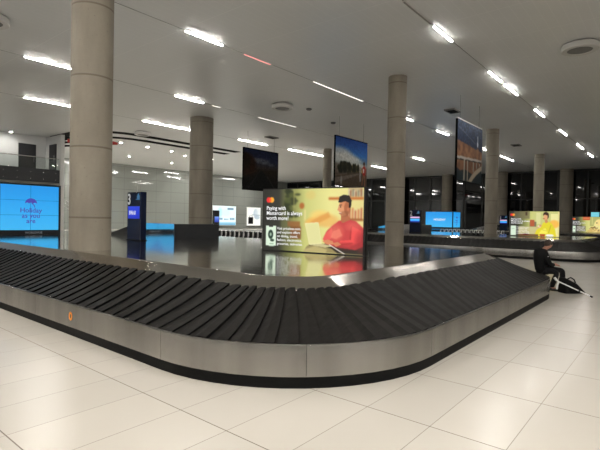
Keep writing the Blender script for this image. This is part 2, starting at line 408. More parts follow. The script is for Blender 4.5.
strip(12.2,13.65,12.9,M['pink'],'red glowing ceiling strip next to a bright white strip')
strip(16.5,20.75,12.9,M['dim'],'long thin dim ceiling strip left of the middle column',.04)
strip(12.0,13.85,6.16,M['trimgrey'],'unlit grey ceiling strip just before the first light of the rightmost row')
# rows over and behind the viewpoint
for y in (-.8,-7.8,-14.8):
    for x in ((-14,-6,-1,4.5) if y>-1 else (-14,-6,-.5,5)): strip(x,x+3.0,y,M['bright'],'white ceiling strip behind or beside the viewpoint, outside the frame',.08,'strip lights outside the frame')
for y in (6.16,12.9,20.2):
    for x in (-16,-8.5,-1): strip(x,x+2.6,y,M['bright'],'white ceiling strip behind or beside the viewpoint, outside the frame',.08,'strip lights outside the frame')
def diffuser(x,y,lab):
    t=thing('round_vent',lab,'ceiling vent',(x,y,CZ),0,'round white ceiling vents')
    b=MB(); b.lathe((0,0,0),[(.42,0),(.42,-.06),(.30,-.06)],40,cap=False); b.build('collar',M['trimgrey'],t)
    b=MB(); b.lathe((0,0,0),[(.36,-.05),(.57,-.05),(.58,-.07),(.58,-.21),(.555,-.235),(.40,-.235),(.385,-.215)],48,cap=False); b.build('ring',M['fixture'],t)
    b=MB(); b.lathe((0,0,0),[(.39,-.20),(.39,-.217)],40); b.build('grille',M['grille'],t)
for x,y,l in ((18.5,2.75,'round white ceiling vent at the upper right of the picture'),(18.9,16.9,'round white ceiling vent above the dark road banner'),
              (19.1,31.0,'flat round white ceiling vent next to the black slots'),(5.0,17.0,'round white ceiling vent cut by the upper left edge of the frame')): diffuser(x,y,l)
def hatch(x,y,lab,d=(.9,.55)):
    t=thing('ceiling_hatch',lab,'ceiling opening',(x,y,CZ),0,'dark ceiling openings')
    b=MB(); b.box((0,0,-.03),(d[0],d[1],.06)); b.build('opening',M['dark'],t,0)
    b=MB()
    for s in (-1,1): b.box((0,s*d[1]/2,-.04),(d[0]+.08,.05,.08)); b.box((s*d[0]/2,0,-.04),(.05,d[1],.08))
    b.build('frame',M['trimgrey'],t,0)
for a in ((26,24.3,'dark rectangular ceiling opening above the road banner'),(25.4,9.9,'dark rectangular ceiling opening left of the bridge banner'),(39.4,10.1,'dark rectangular ceiling opening right of the column by the bridge banner')): hatch(*a)
for x,y,lab in ((7.9,5.35,'small grey ceiling sensor near the top of the picture'),(24.3,17.3,'small dark ceiling sensor above the banner with blue sky'),(20.5,16.3,'hanging grey ceiling speaker by the banner with blue sky')):
    b=MB(); b.lathe((x,y,CZ),[(.16,0),(.16,-.05),(.10,-.09)],20); tag(b.build('ceiling_sensor',M['grille']),lab,'sensor')
# black air slots at the edge of the far ceiling bay
def slot(pts,w,lab):
    b=MB(); z0,z1=CZ-.03,CZ
    P=[Vector((p[0],p[1],0)) for p in pts]; vs=[]; fs=[]
    for k,p in enumerate(P):
        d=(P[min(k+1,len(P)-1)]-P[max(k-1,0)]).normalized(); n=Vector((-d.y,d.x,0))*w/2
        vs+=[(p+n+Vector((0,0,z0))),(p-n+Vector((0,0,z0))),(p-n+Vector((0,0,z1))),(p+n+Vector((0,0,z1)))]
    for k in range(len(P)-1):
        for i in range(4): fs.append((k*4+i,k*4+(i+1)%4,k*4+4+(i+1)%4,k*4+4+i))
    fs+=[(0,1,2,3),tuple(range(len(vs)-1,len(vs)-5,-1))]
    b.add(vs,fs); global n_tr; n_tr+=1; return struct(b.build('trim_%d'%n_tr,M['matblack'],smooth=0),lab)
def arc(cx,cy,r,a0,a1,n=10): return [(cx+r*math.cos(math.radians(a0+(a1-a0)*k/n)),cy+r*math.sin(math.radians(a0+(a1-a0)*k/n))) for k in range(n+1)]
slot([(16.3,39.2),(16.3,36)]+arc(19.6,35.8,3.3,180,270)+[(30.2,32.6)],.85,'long black ceiling slot nearest the camera, above the glass wall')
slot([(17.0,41.5),(17.1,38.6)]+arc(21.3,38.6,4.1,180,270)+[(30.5,34.5)],.85,'second long black ceiling slot, parallel behind the first')
slot([(17.4,43.2),(17.9,41.2),(19.3,39)],.9,'third short black ceiling slot beside the near column')
slot([(18.2,45.4),(18.8,43.3),(20.2,41)],.9,'fourth short black ceiling slot, lowest beside the near column')
rp=thing('red_pipe','red horizontal pipe hanging behind the near column','pipe',(0,0,0))
b=MB(); b.tube([(16.7,37.9,7.62),(19.5,35.9,7.62)],.15,14); b.build('pipe',M['red'],rp)
b=MB(); b.tube([(19.5,35.9,7.62),(19.75,35.72,7.58)],[.15,.09],14); b.build('end_cap',M['red'],rp)
for t in (.2,.8):
    p=(16.7+2.8*t,37.9-2*t); b=MB(); b.tube([(p[0],p[1],7.75),(p[0],p[1],CZ)],.02); b.build('hanger',M['trimgrey'],rp)
dl=0
for x,y,l in ((20.4,36.4,'first glowing downlight under the far left ceiling bay'),(23.1,36.6,'second glowing downlight under the far left ceiling bay'),(25.8,36.9,'third glowing downlight under the far left ceiling bay'),
            (25.6,44,'small far downlight between the first and second bay downlights'),(13.0,39.0,'downlight above the balcony'),(31.5,45,'small far downlight right of the left column'),(28.5,38.5,'fourth glowing downlight, right of the thick column')):
    t=thing('downlight',l,'downlight',(x,y,CZ),0,'round downlights')
    b=MB(); b.lathe((0,0,0),[(.12,0),(.12,-.12),(.11,-.14)],20,cap=False); b.build('can',M['fixture'],t)
    b=MB(); b.lathe((0,0,0),[(.11,-.11),(.11,-.135)],20); b.build('lens',M['spot'],t)
for x in (2,6,9.5): strip(x,x+1.4,38.8,M['strip'],'ceiling strip added to brighten the balcony, outside the frame or behind its edge',.08,'strip lights outside the frame')  # unseen strips added to brighten the balcony recess
for x,y in ((19.6,40),(21.1,43),(22.5,46),(24,49),(30.9,38.5),(33.7,42),(36.5,45.5),(39.3,49),(44,43),(47.1,46),(50.2,49)):  # fill strips added out of view to brighten the far bay ceiling
    strip(x-1.2,x+1.2,y,M['bay_fill'],'added fill strip of the far bay, set out of view behind a column or a banner',.12,'added fill strips of the far bay')

# ------------------------------------------------------------------ baggage carousel
R=2.2; CXA,CXB,CYA,CYB=5.17,11.5,4.4,21.4
LA,LB,LC=CYB-CYA,PI/2*R,CXB-CXA
SEG=[('l',LA),('a',LB),('l',LC),('a',LB),('l',LA),('a',LB),('l',LC),('a',LB)]
PER=sum(l for _,l in SEG)
COR=[(CXA,CYA),(CXB,CYA),(CXB,CYB),(CXA,CYB)]
def sk(s):
    """skeleton point and outward normal at outer path length s (down the left side, along the right side, and back)"""
    s%=PER
    for k,(t,L) in enumerate(SEG):
        if s<=L: break
        s-=L
    i=k//2; a=math.pi+i*PI/2
    if t=='a':
        a+=s/R; c=COR[i]; return Vector((c[0],c[1],0)),Vector((math.cos(a),math.sin(a),0))
    p=Vector((*COR[(i-1)%4],0)); q=Vector((*COR[i],0))
    return p+(q-p)*(s/L), Vector((math.cos(a),math.sin(a),0))
def P(s,r,z):
    c,n=sk(s); v=c+n*(r+R-2.3); return Vector((v.x,v.y,z))
def samples(s0,s1,step=.3):
    out=[s0]; bnd=[]; acc=0
    marks=[]
    for t,L in SEG*2:
        n=14 if t=='a' else 1
        for k in range(n): marks.append(acc+L*k/n)
        acc+=L
    for m in marks:
        if s0+1e-4<m<s1-1e-4: out.append(m)
    out.append(s1); return out
def sweep(b,ss,prof,closed_prof=True,mi=0,caps=True,loop=False):
    n=len(prof); vs=[]; fs=[]
    for s in ss:
        for (r,z) in prof: vs.append(P(s,r,z))
    K=len(ss)
    for k in range(K if loop else K-1):
        k2=(k+1)%K
        for i in range(n if closed_prof else n-1):
            j=(i+1)%n; fs.append((k*n+i,k*n+j,k2*n+j,k2*n+i))
    if caps and closed_prof and not loop: fs+=[tuple(range(n)),tuple(range((K-1)*n+n-1,(K-1)*n-1,-1))]
    b.add(vs,fs,mi)
def skew(s):
    s%=PER
    pts=[(0,-.25),(LA-1.5,-.25),(LA+.4,0),(LA+LB-.8,.05),(LA+LB+2.0,.85),(LA+LB+LC-1,.85),(LA+LB+LC+1.2,0),(PER-1,0),(PER,-.25)]
    for (a,x),(c,y) in zip(pts,pts[1:]):
        if a<=s<=c: t=(s-a)/(c-a); t=t*t*(3-2*t); return x+(y-x)*t
    return 0
FT=.46; RB=(1.17,.82); RT=(.86,.95)
def belt_mesh():
    b=MB(); n=240; st=PER/n; W=8
    def row(s,dh):
        out=[]
        for i in range(W):
            t=i/(W-1); r=2.262+(1.15-2.262)*t; z=.425+(.822-.425)*t - .018*math.sin(PI*t)
            out.append(P(s+skew(s)*t+.015*math.sin(PI*t),r,z+dh))
        return out
    jit=random.Random(5)
    hs=[.020+.012*jit.random() for _ in range(n)]
    for k in range(n):
        s0=st*k; A=row(s0,0); B=row(s0+st*.5,hs[k]*.9); C=row(s0+st,hs[k]); D=row(s0+st,0)
        vs=A+B+C; fs=[]
        for q in range(2):
            for i in range(W-1): fs.append((q*W+i,q*W+i+1,q*W+W+i+1,q*W+W+i))
        b.add(vs,fs,0)
        b.add(C+D,[(i,i+1,W+i+1,W+i) for i in range(W-1)],1)
    return b
fence_cuts=[0]
for t,L in SEG:
    n=2 if t=='a' else max(2,round(L/3.1))
    a=fence_cuts[-1]
    for k in range(1,n+1): fence_cuts.append(a+L*k/n)
BELT_DATA=None; PANELS=[]
def make_carousel(ox,label,first=False):
    global BELT_DATA
    t=thing('baggage_carousel',label,'baggage carousel',(ox,0,0),0,'baggage carousels')
    if first:
        o=belt_mesh().build('belt',[M['belt'],M['matblack']],t,smooth=0); BELT_DATA=o
        full=samples(0,PER)[:-1]
        b=MB(); sweep(b,full,[(2.288,0),(2.288,.118),(2.1,.118),(2.1,0)],loop=True); PANELS.append(b.build('plinth',M['kick'],t))
        b=MB(); sweep(b,full,[(2.25,.40),(2.2,.405),(1.13,.77),(1.13,.7),(2.2,.3),(2.25,.3)],loop=True); PANELS.append(b.build('under_deck',M['matblack'],t))
        b=MB(); sweep(b,full,[(2.255,.10),(2.255,.40),(2.245,.40),(2.245,.10)],loop=True); PANELS.append(b.build('backing_strip',M['matblack'],t))
        for a,c in zip(fence_cuts,fence_cuts[1:]):
            b=MB(); g=.002
            sweep(b,samples(a+g,c-g),[(2.285,.117),(2.30,.12),(2.303,.436),(2.300,.446),(2.290,.451),(2.272,.448),(2.262,.436),(2.264,.122)])
            PANELS.append(b.build('fence_panel',M['fence'],t))
        b=MB(); sweep(b,full,[(RB[0]+.012,.80),RB,(RT[0]+.035,.934),(RT[0]+.012,.9475),(RT[0],RT[1])],closed_prof=False,loop=True); PANELS.append(b.build('inner_rim',M['rim'],t))
        b=MB(); ring=[P(s,RT[0],RT[1]) for s in full]; low=[P(s,RT[0],.90) for s in full]; n=len(ring)
        b.add(ring+low,[tuple(range(n)),tuple(range(2*n-1,n-1,-1))]+[(i,(i+1)%n,n+(i+1)%n,n+i) for i in range(n)]); PANELS.append(b.build('top_plate',M['top'],t,smooth=30))
    else:
        for p in [BELT_DATA]+PANELS:
            c=p.copy(); COL.objects.link(c); c.parent=t
    return t
ca=make_carousel(0,'large baggage carousel nearest the camera with black slatted belt and steel fence',True)
cb=make_carousel(20.7,'middle baggage carousel behind the seated person')
cc=make_carousel(41.4,'farthest baggage carousel by the night windows')
# the orange oval sticker on the near fence
p=P(LA-(6.05-CYA),2.304,.30)
b=MB()
ring=[(.022,.045),(.032,.055)]
vs=[];fs=[];K=24
for q,(rx,rz) in enumerate(((.018,.030),(.052,.062))):
    for i in range(K):
        a=2*PI*i/K; vs.append((0,rx*math.cos(a),rz*math.sin(a)))
fs=[(i,(i+1)%K,K+(i+1)%K,K+i) for i in range(K)]
b.add(vs,fs,0); b.add([(-.0005,y,z) for _,y,z in vs[:K]],[tuple(range(K))],1)
o=b.build('number_sticker',[M['orange'],M['black']],ca,0,loc=(2.9655,6.58,.275)); o['label']='orange ringed sticker'

# ------------------------------------------------------------------ things on the carousel islands (hall coordinates of the near one; the others stand 20.7 m further along x)
IZ=.951
def hood(ox,lab,dy=0):
    t=thing('luggage_hood',lab,'luggage hood',(ox,dy,IZ),0,'steel luggage hoods')
    b=MB(); b.prism([(13.06,0),(13.06,.49),(15.4,.49),(17.4,.02),(17.4,0)],0,9.28,11.2); b.build('housing',M['hood'],t,0)
    b=MB(); b.prism([(13.04,.0),(13.04,.50),(13.06,.50),(13.06,0)],0,9.27,11.21); b.build('end_panel',M['charcoal'],t,0)
    b=MB(); b.box((10.24,14.25,.497),(1.97,2.38,.014)); b.build('edge_strip',M['hood'],t,0)
hood(0,'dark steel luggage hood on the near carousel island by the thick column')
hood(20.7,'grey steel luggage hood on the middle carousel island by the number two kiosk',.75)
hood(41.4,'steel luggage hood on the farthest carousel island')
def kiosk(ox,num,lab,code,w=.76,y=12.92,z=IZ,x=7.80):
    t=thing('information_kiosk',lab,'kiosk',(x+ox,y,z),-PI/2,'navy carousel kiosks')
    d=.20; h=1.49
    b=MB(); b.bevel_box((0,0,h/2),(w,d,h),.012); b.build('body',M['navy'],t)
    b=MB(); b.box((.01,-d/2-.004,.855),(.68,.014,.40)); 
    pc=Pic(1.7,24); pc.grad([(0,(.16,.25,.80)),(1,(.10,.17,.72))]) if num=='3' else pc.grad([(0,(.85,.70,.90)),(.24,(.95,.75,.85)),(.25,(.02,.05,.2)),(.36,(.02,.05,.2)),(.38,(.3,.75,1)),(.75,(.25,.65,1)),(.78,(.1,.15,.7)),(1,(.05,.05,.4))])
    sf=b.build('screen_frame',M['black'],t,0)
    pc.mesh('screen',.65,.375,M['pict'],sf,(-.315,-d/2-.0125,.6675),1.1)
    if code: lettering(code,.17,M['letterwhite'],sf,(-.25,-d/2-.0135,.79),bold=.02,ext=.001,sx=.8)
    lettering(num,.46,M['whiteletter'],t,(-.355,-d/2-.003,1.11),bold=.02,ext=.002,name='number',sx=.75)
    b=MB()   # little suitcase pictogram
    b.box((.24,-d/2-.003,1.32),(.14,.006,.11)); b.box((.24,-d/2-.003,1.395),(.07,.006,.04)); b.box((.26,-d/2-.003,1.425),(.03,.006,.03)); b.box((.21,-d/2-.003,1.25),(.22,.006,.02))
    b.build('pictogram',M['icon'],t,0)
    b=MB(); b.tube([(.02,0,h),(.02,0,h+.2)],.008); b.build('antenna',M['trimgrey'],t)
    b=MB(); b.bevel_box((0,0,.015),(w+.04,d+.04,.03),.005); b.build('base_plate',M['kick'],t)
kiosk(0,'3','tall navy kiosk with a big white number three and blue screen','SV6 61')
kiosk(20.5,'2','navy kiosk with a white number two and striped bright screen','',y=13.35)
kiosk(41.0,'1','far navy kiosk beside the yellow advert screen','',y=13.5)

def screen_blue(asp,ny=40):
    p=Pic(asp,ny); p.grad([(0,(.13,.60,.93)),(.5,(.20,.68,.97)),(1,(.26,.74,.98))]); return p
def video_wall(ox,lab,near=False):
    t=thing('video_wall',lab,'video wall',(ox,0,IZ),0,'blue video walls')
    x0,x1,y0,y1,h=5.64,7.70,18.0,21.1,1.83
    b=MB(); b.box(((x0+x1)/2,(y0+y1)/2,h/2),(x1-x0,y1-y0,h)); b.build('cabinet',M['black'],t,0)
    p=screen_blue(1.2); fs_=p.mesh('front_screen',1.93,1.60,M['pict'],t,(x0+.05,y0-.006,.17),.95)
    b=MB(); b.box((x0+.05+.965,y0-.008,.97),(.012,.004,1.6))
    for k in (1,2): b.box((x0+1.015,y0-.008,.17+1.6*k/3),(1.93,.004,.012))
    b.build('panel_seam',M['seam'],fs_,0)
    b=MB()     # the umbrella emblem
    cx,cz=x0+1.03,1.12; K=20
    vs=[(cx+.20*math.cos(PI*i/K),y0-.010,cz+.19*math.sin(PI*i/K)) for i in range(K+1)]
    for c,r in ((-.133,.067),(0,.067),(.133,.067)):
        pass
    low=[]
    for i in range(K+1):
        x=.20*math.cos(PI*i/K); q=abs(((x+.2)%.1333)-.0667)/.0667; low.append((cx+x,y0-.010,cz+.035*(1-q*q)))
    b.add(vs+low,[(i,i+1,K+1+i+1,K+1+i) for i in range(K)])
    b.tube([(cx+.02,y0-.011,cz+.02),(cx+.10,y0-.011,cz-.06),(cx+.12,y0-.011,cz-.13)],.014,6)
    b.build('emblem',M['purple'],fs_,0)
    for k,s in enumerate(('Holiday','as you','are')): lettering(s,.235,M['purple'],fs_,(cx,y0-.0095,.80-.19*k),bold=.012,ext=.001,align='CENTER')
    lettering('WORLDVUE',.105,M['greyletter'],t,(cx+.10,y0-.008,.04),bold=.02,ext=.002,align='CENTER',name='maker_lettering')
    # side screen that faces the near left
    p=screen_blue(1.8); g=p.mesh('side_screen',2.9,1.60,M['pict'],t,(0,0,0),.95); g.location=(x0-.006,y1-.1,.17); g.rotation_euler.z=-PI/2
    lettering('HOLIDAY',.30,M['letterwhite'],t,(x0-.009,y1-1.0,.86),rot=(PI/2,0,-PI/2),bold=.02,ext=.001)
video_wall(0,'big blue video wall with purple slogan and umbrella emblem at far left',True)
video_wall(20.7,'blue video wall on the middle carousel, hidden behind the red sweater advert')
video_wall(41.4,'bright blue screen with pale side face on the farthest carousel')

# advert screens -----------------------------------------------------------
def advert_base(p):
    p.grad([(0,(.17,.17,.15)),(.17,(.20,.20,.17)),(.24,(.40,.41,.25)),(.36,(.62,.63,.36)),(.45,(.80,.80,.48)),(.7,(.93,.90,.58)),(1,(.90,.84,.55))],'u')
def logo(p,x,y,r):
    p.ell(x-r*.62/1,y,r,r*p.asp,(.93,.16,.20),1,.12); p.ell(x+r*.62,y,r,r*p.asp,(.98,.68,.20),1,.12); p.ell(x,y,r*.45,r*p.asp*.75,(1.0,.42,.15),1,.3)
def advert_man():
    p=Pic(1.80,150); advert_base(p)
    # plants and shelf in the dim half
    rr=np.random.RandomState(4)
    for k in range(46):
        x=.24+.13*rr.rand()*rr.rand()+.02; y=.02+.42*rr.rand(); p.ell(x,y,.018+.02*rr.rand(),.02+.03*rr.rand(),(.16,.19,.09) if rr.rand()>.35 else (.34,.37,.18),.75,.5)
    p.rect(.325,.02,.34,.5,(.72,.70,.42),.5)
    p.rect(.20,.50,.30,.78,(.40,.41,.27),.6); p.rect(.27,.52,.40,.60,(.60,.36,.18),.8); p.rect(.30,.60,.41,.80,(.50,.28,.15),.8); p.rect(.30,.645,.42,.66,(.80,.62,.32),.7)
    p.ell(.415,.27,.025,.05,(.70,.38,.16),.9,.3); p.ell(.50,.10,.05,.07,(.90,.76,.42),.4,.6)
    p.rect(.44,.33,.455,.5,(.92,.86,.60),.8)
    # cushions and window light
    p.ell(.60,.44,.10,.10,(.98,.83,.45),.8,.6); p.ell(.52,.55,.07,.09,(.96,.72,.34),.8,.5); p.ell(.66,.50,.12,.10,(.93,.70,.36),.7,.5)
    p.poly([(.50,.52),(.68,.36),(.70,.44),(.54,.58)],(.88,.60,.28),.7)
    # shelves with books at right
    p.rect(.68,.135,1,.175,(.78,.45,.20)); p.rect(.86,.0,.99,.13,(.72,.62,.45),.9)
    for k in range(11):
        x=.865+.012*k; p.rect(x,.02+.02*(k%3),x+.009,.13,[(.85,.80,.68),(.55,.30,.18),(.75,.72,.60),(.36,.40,.36)][k%4])
    for k in range(10):
        x=.86+.013*k; p.rect(x,.30+.02*(k%3),x+.011,.46,[(.86,.78,.62),(.72,.30,.20),(.90,.82,.60),(.80,.42,.24)][k%4])
    p.rect(.85,.46,1,.49,(.62,.36,.18))
    p.blur(4); p.u=p.u-.055
    # sofa and legs
    p.poly([(.40,1),(.44,.88),(.60,.86),(.99,.84),(1,1)],(.20,.17,.14)); p.poly([(.38,1),(.42,.90),(.52,.88),(.66,.93),(.72,1)],(.62,.56,.36)); p.poly([(.38,.97),(.50,.90),(.62,.95),(.60,1),(.38,1)],(.78,.72,.48),.8)
    # sweater
    red=(.80,.26,.26)
    p.poly([(.70,.90),(.60,.86),(.575,.78),(.61,.66),(.66,.58),(.72,.50),(.80,.47),(.88,.50),(.945,.60),(.975,.74),(.96,.86),(.88,.93)],red)
    p.poly([(.66,.60),(.60,.70),(.575,.80),(.62,.83),(.67,.74)],(.92,.36,.34)); p.poly([(.83,.56),(.93,.64),(.93,.80),(.82,.90),(.72,.86),(.74,.80),(.84,.78)],(.93,.32,.31))
    p.line(.84,.58,.83,.77,.012,(.62,.12,.14),.7); p.line(.70,.60,.70,.76,.010,(.65,.14,.15),.6); p.line(.74,.86,.85,.83,.010,(.60,.12,.13),.6); p.line(.95,.66,.93,.82,.008,(.62,.12,.14),.6)
    p.poly([(.67,.66),(.73,.62),(.76,.72),(.70,.78),(.65,.76)],(.96,.55,.45),.7)
    p.ell(.70,.68,.06,.12,(.95,.52,.42),.55,.9); p.ell(.93,.80,.05,.14,(.62,.15,.18),.6,.9); p.ell(.80,.88,.10,.05,(.60,.15,.17),.5,.9); p.ell(.85,.58,.06,.06,(.92,.42,.38),.5,.9)
    p.blur(2)
    # neck and head turned to the laptop
    p.poly([(.745,.40),(.80,.36),(.825,.48),(.76,.53),(.74,.50)],(.72,.42,.27))
    p.ell(.765,.30,.046,.125,(.86,.56,.38),1,.12); p.poly([(.722,.26),(.708,.335),(.722,.345),(.73,.40),(.76,.43),(.78,.30)],(.88,.60,.42)); p.ell(.80,.30,.03,.10,(.68,.39,.25),.9,.3)
    p.poly([(.715,.22),(.725,.13),(.765,.10),(.815,.115),(.838,.19),(.832,.29),(.815,.30),(.812,.22),(.78,.20),(.745,.215)],(.11,.075,.06))
    p.ell(.806,.32,.011,.03,(.78,.47,.32),1,.2)
    p.line(.722,.368,.748,.378,.006,(.95,.90,.84)); p.line(.724,.382,.748,.392,.006,(.60,.30,.24)); p.line(.728,.262,.748,.255,.007,(.10,.07,.05)); p.ell(.737,.285,.006,.010,(.12,.08,.06)); p.ell(.775,.39,.035,.045,(.45,.25,.16),.35,.5)
    # laptop
    p.poly([(.392,.545),(.53,.525),(.565,.86),(.44,.885)],(.93,.90,.66)); p.poly([(.40,.56),(.525,.54),(.555,.845),(.445,.87)],(.90,.88,.62)); p.poly([(.44,.885),(.565,.86),(.68,.89),(.60,.915)],(.80,.76,.56))
    p.poly([(.57,.82),(.62,.79),(.67,.81),(.68,.86),(.62,.87)],(.86,.55,.38)); p.poly([(.67,.84),(.72,.82),(.75,.86),(.70,.895)],(.84,.52,.36))
    p.line(.64,.87,.78,1.0,.012,(.93,.90,.85)); 
    p.u=p.u+.055
    logo(p,.078,.175,.026)
    p.rect(.036,.60,.148,.93,(.88,.95,.86)); p.rect(.070,.60,.115,.622,(.12,.14,.12)); p.ell(.088,.745,.028,.075,(.12,.22,.17),1,.2); p.ell(.088,.745,.010,.03,(.80,.90,.80),.8,.5); p.ell(.105,.84,.022,.022,(.18,.28,.22),1,.3); p.rect(.075,.89,.12,.91,(.66,.76,.66)); p.rect(.07,.93,.125,.945,(.66,.76,.66))
    p.blur(1); return p
def advert_woman():
    p=Pic(1.80,70); advert_base(p)
    p.rect(.10,.0,.42,.3,(.45,.42,.30),.7); p.rect(.33,.02,.37,.16,(.30,.22,.15)); p.rect(.48,.0,.97,.75,(.80,.80,.50)); p.rect(.55,.05,.64,.5,(.86,.85,.60)); p.rect(.84,.1,.97,1,(.93,.90,.62))
    p.rect(.42,.42,.56,.62,(.50,.46,.34)); p.rect(.43,.34,.52,.60,(.72,.36,.22)); p.ell(.90,.50,.10,.16,(.97,.72,.28),.9,.4)
    p.rect(.20,.62,.58,1,(.80,.76,.55),.9)
    p.poly([(.52,.97),(.56,.74),(.64,.64),(.69,.44),(.78,.40),(.86,.48),(.92,.70),(.95,1.0),(.6,1.0)],(.90,.84,.18)); p.poly([(.60,.92),(.66,.72),(.74,.66),(.78,.84),(.70,.96)],(.97,.93,.35)); p.line(.84,.55,.80,.85,.02,(.66,.58,.10),.6); p.line(.66,.72,.76,.78,.015,(.70,.62,.12),.5)
    p.poly([(.715,.30),(.77,.28),(.78,.44),(.73,.47)],(.80,.56,.36)); p.ell(.735,.20,.040,.13,(.90,.66,.46),1,.15)
    p.poly([(.685,.17),(.69,.05),(.74,.01),(.79,.06),(.80,.20),(.775,.30),(.77,.16),(.72,.12)],(.22,.12,.07))
    p.ell(.70,.285,.02,.02,(.70,.30,.24)); p.ell(.62,.60,.03,.045,(.95,.92,.86)); p.ell(.63,.56,.02,.03,(.85,.60,.42)); p.line(.56,.66,.66,.58,.02,(.88,.62,.42))
    p.poly([(.62,.90),(.74,.90),(.72,1),(.64,1)],(.66,.22,.10)); p.ell(.82,.95,.08,.05,(.93,.93,.90)); p.rect(.20,.92,.6,1,(.42,.26,.16)); p.ell(.35,.93,.06,.04,(.35,.10,.07))
    logo(p,.07,.14,.030); p.rect(.035,.58,.145,.985,(.86,.93,.84)); p.rect(.06,.70,.12,.72,(.6,.7,.6)); p.blur(1); return p
def advert_dog():
    p=Pic(1.80,56); advert_base(p)
    p.rect(.34,.0,.56,.20,(.78,.36,.20)); p.rect(.36,.06,.54,.10,(.93,.60,.40)); p.rect(.56,.0,.9,.6,(.70,.70,.42)); p.rect(.62,.0,.64,.5,(.85,.84,.55)); p.ell(.86,.55,.18,.40,(.93,.88,.58),1,.2); p.ell(.82,.35,.09,.20,(.96,.86,.56)); p.ell(.77,.38,.02,.03,(.2,.12,.08)); p.poly([(.44,1),(.60,.70),(.80,.8),(1,.75),(1,1)],(.82,.70,.40))
    for k in range(30): p.ell(.55+.4*p.rng.rand(),.6+.4*p.rng.rand(),.02,.04,(.42,.28,.14) if k%2 else (.95,.88,.62),.7,.4)
    p.rect(.16,.60,.44,.96,(.50,.48,.40),.8); p.ell(.30,.62,.03,.06,(.25,.2,.16)); logo(p,.07,.14,.030); p.rect(.035,.60,.13,.985,(.86,.93,.84)); p.rect(.07,.76,.10,.80,(.2,.3,.22)); p.blur(1); return p
ADW,ADH=2.56,1.415
def advert(ox,pic,lab,big,small,bars=False):
    a=math.atan2(-2.62,.40)         # along the screen from its left edge
    t=thing('advert_screen',lab,'advert screen',(7.89+ox,7.62,IZ),a,'lit advert screens')
    L=2.62
    b=MB(); b.box((L/2,.075,ADH/2+.02),(L,.14,ADH+.04)); b.build('cabinet',M['black'],t,0)
    dp=pic.mesh('display',ADW,ADH,M['pict'],t,(.015,.002,.02),1.0)
    for k,s in enumerate(big): lettering(s,.128,M['panelwhite'],dp,(.115,-.002,.955-.116*k),bold=.010,ext=.001,sx=.92)
    for k,s in enumerate(small): lettering(s,.084,M['letterwhite'],dp,(.42,-.002,.50-.088*k),bold=.008,ext=.001)
    b=MB(); b.box((L/2,.075,.008),(L+.02,.17,.016)); b.build('base_rail',M['black'],t,0)
BIG=['Paying with','Mastercard is always','worth more!']; SMALL=['Visit priceless.com','and explore offers','on dining, travel,','fashion, electronics,','groceries, deliveries.']
advert(0,advert_man(),'lit advert screen of a man in a red sweater using a laptop',BIG,SMALL)
advert(20.7,advert_woman(),'lit advert screen of a woman in a yellow sweater with a cup',BIG,SMALL)
advert(41.4,advert_dog(),'small far lit advert screen cut by the right edge of the frame',BIG,SMALL)

# ------------------------------------------------------------------ hanging banners
def banner(x,y,w,h,z0,pic,lab,edge):
    t=thing('hanging_banner',lab,'banner',(x,y,z0),0,'hanging picture banners')
    b=MB(); b.box((w/2,.06,h/2),(w,.10,h)); b.build('panel',M['matblack'],t,0)
    pic.mesh('picture',w-.04,h-.04,M['poster'],t,(.02,.005,.02),1.0)
    b=MB(); b.box((w/2,.06,h+.02),(w,.12,.05)); b.build('top_rail',edge,t,0)
    b=MB()
    for q in (.12,.88): b.tube([(w*q,.06,h+.03),(w*q,.06,CZ-z0)],.012,6)
    b.build('wire',M['trimgrey'],t)
def pic_road():
    p=Pic(1.25,80); p.grad([(0,(.10,.13,.24)),(.25,(.15,.17,.26)),(.42,(.20,.18,.17)),(.5,(.16,.13,.10)),(1,(.07,.06,.06))])
    for k in range(14): p.ell(.25+.6*p.rng.rand(),.2+.14*p.rng.rand(),.09,.035,(.34,.35,.38),.6,.7)
    p.ell(.1,.38,.24,.26,(.17,.10,.06),1,.4); p.ell(.03,.3,.16,.2,(.13,.09,.05),1,.4); p.ell(.85,.52,.22,.06,(.16,.13,.09),1,.5)
    p.poly([(.46,.5),(.52,.5),(1.0,1),(0,1)],(.10,.095,.09)); p.line(.47,.5,.1,1,.007,(.24,.23,.22)); p.line(.66,.62,.92,.95,.008,(.30,.29,.26)); p.line(.0,.66,.36,.52,.010,(.24,.17,.10)); p.speck(.5,None,2); p.blur(1); return p
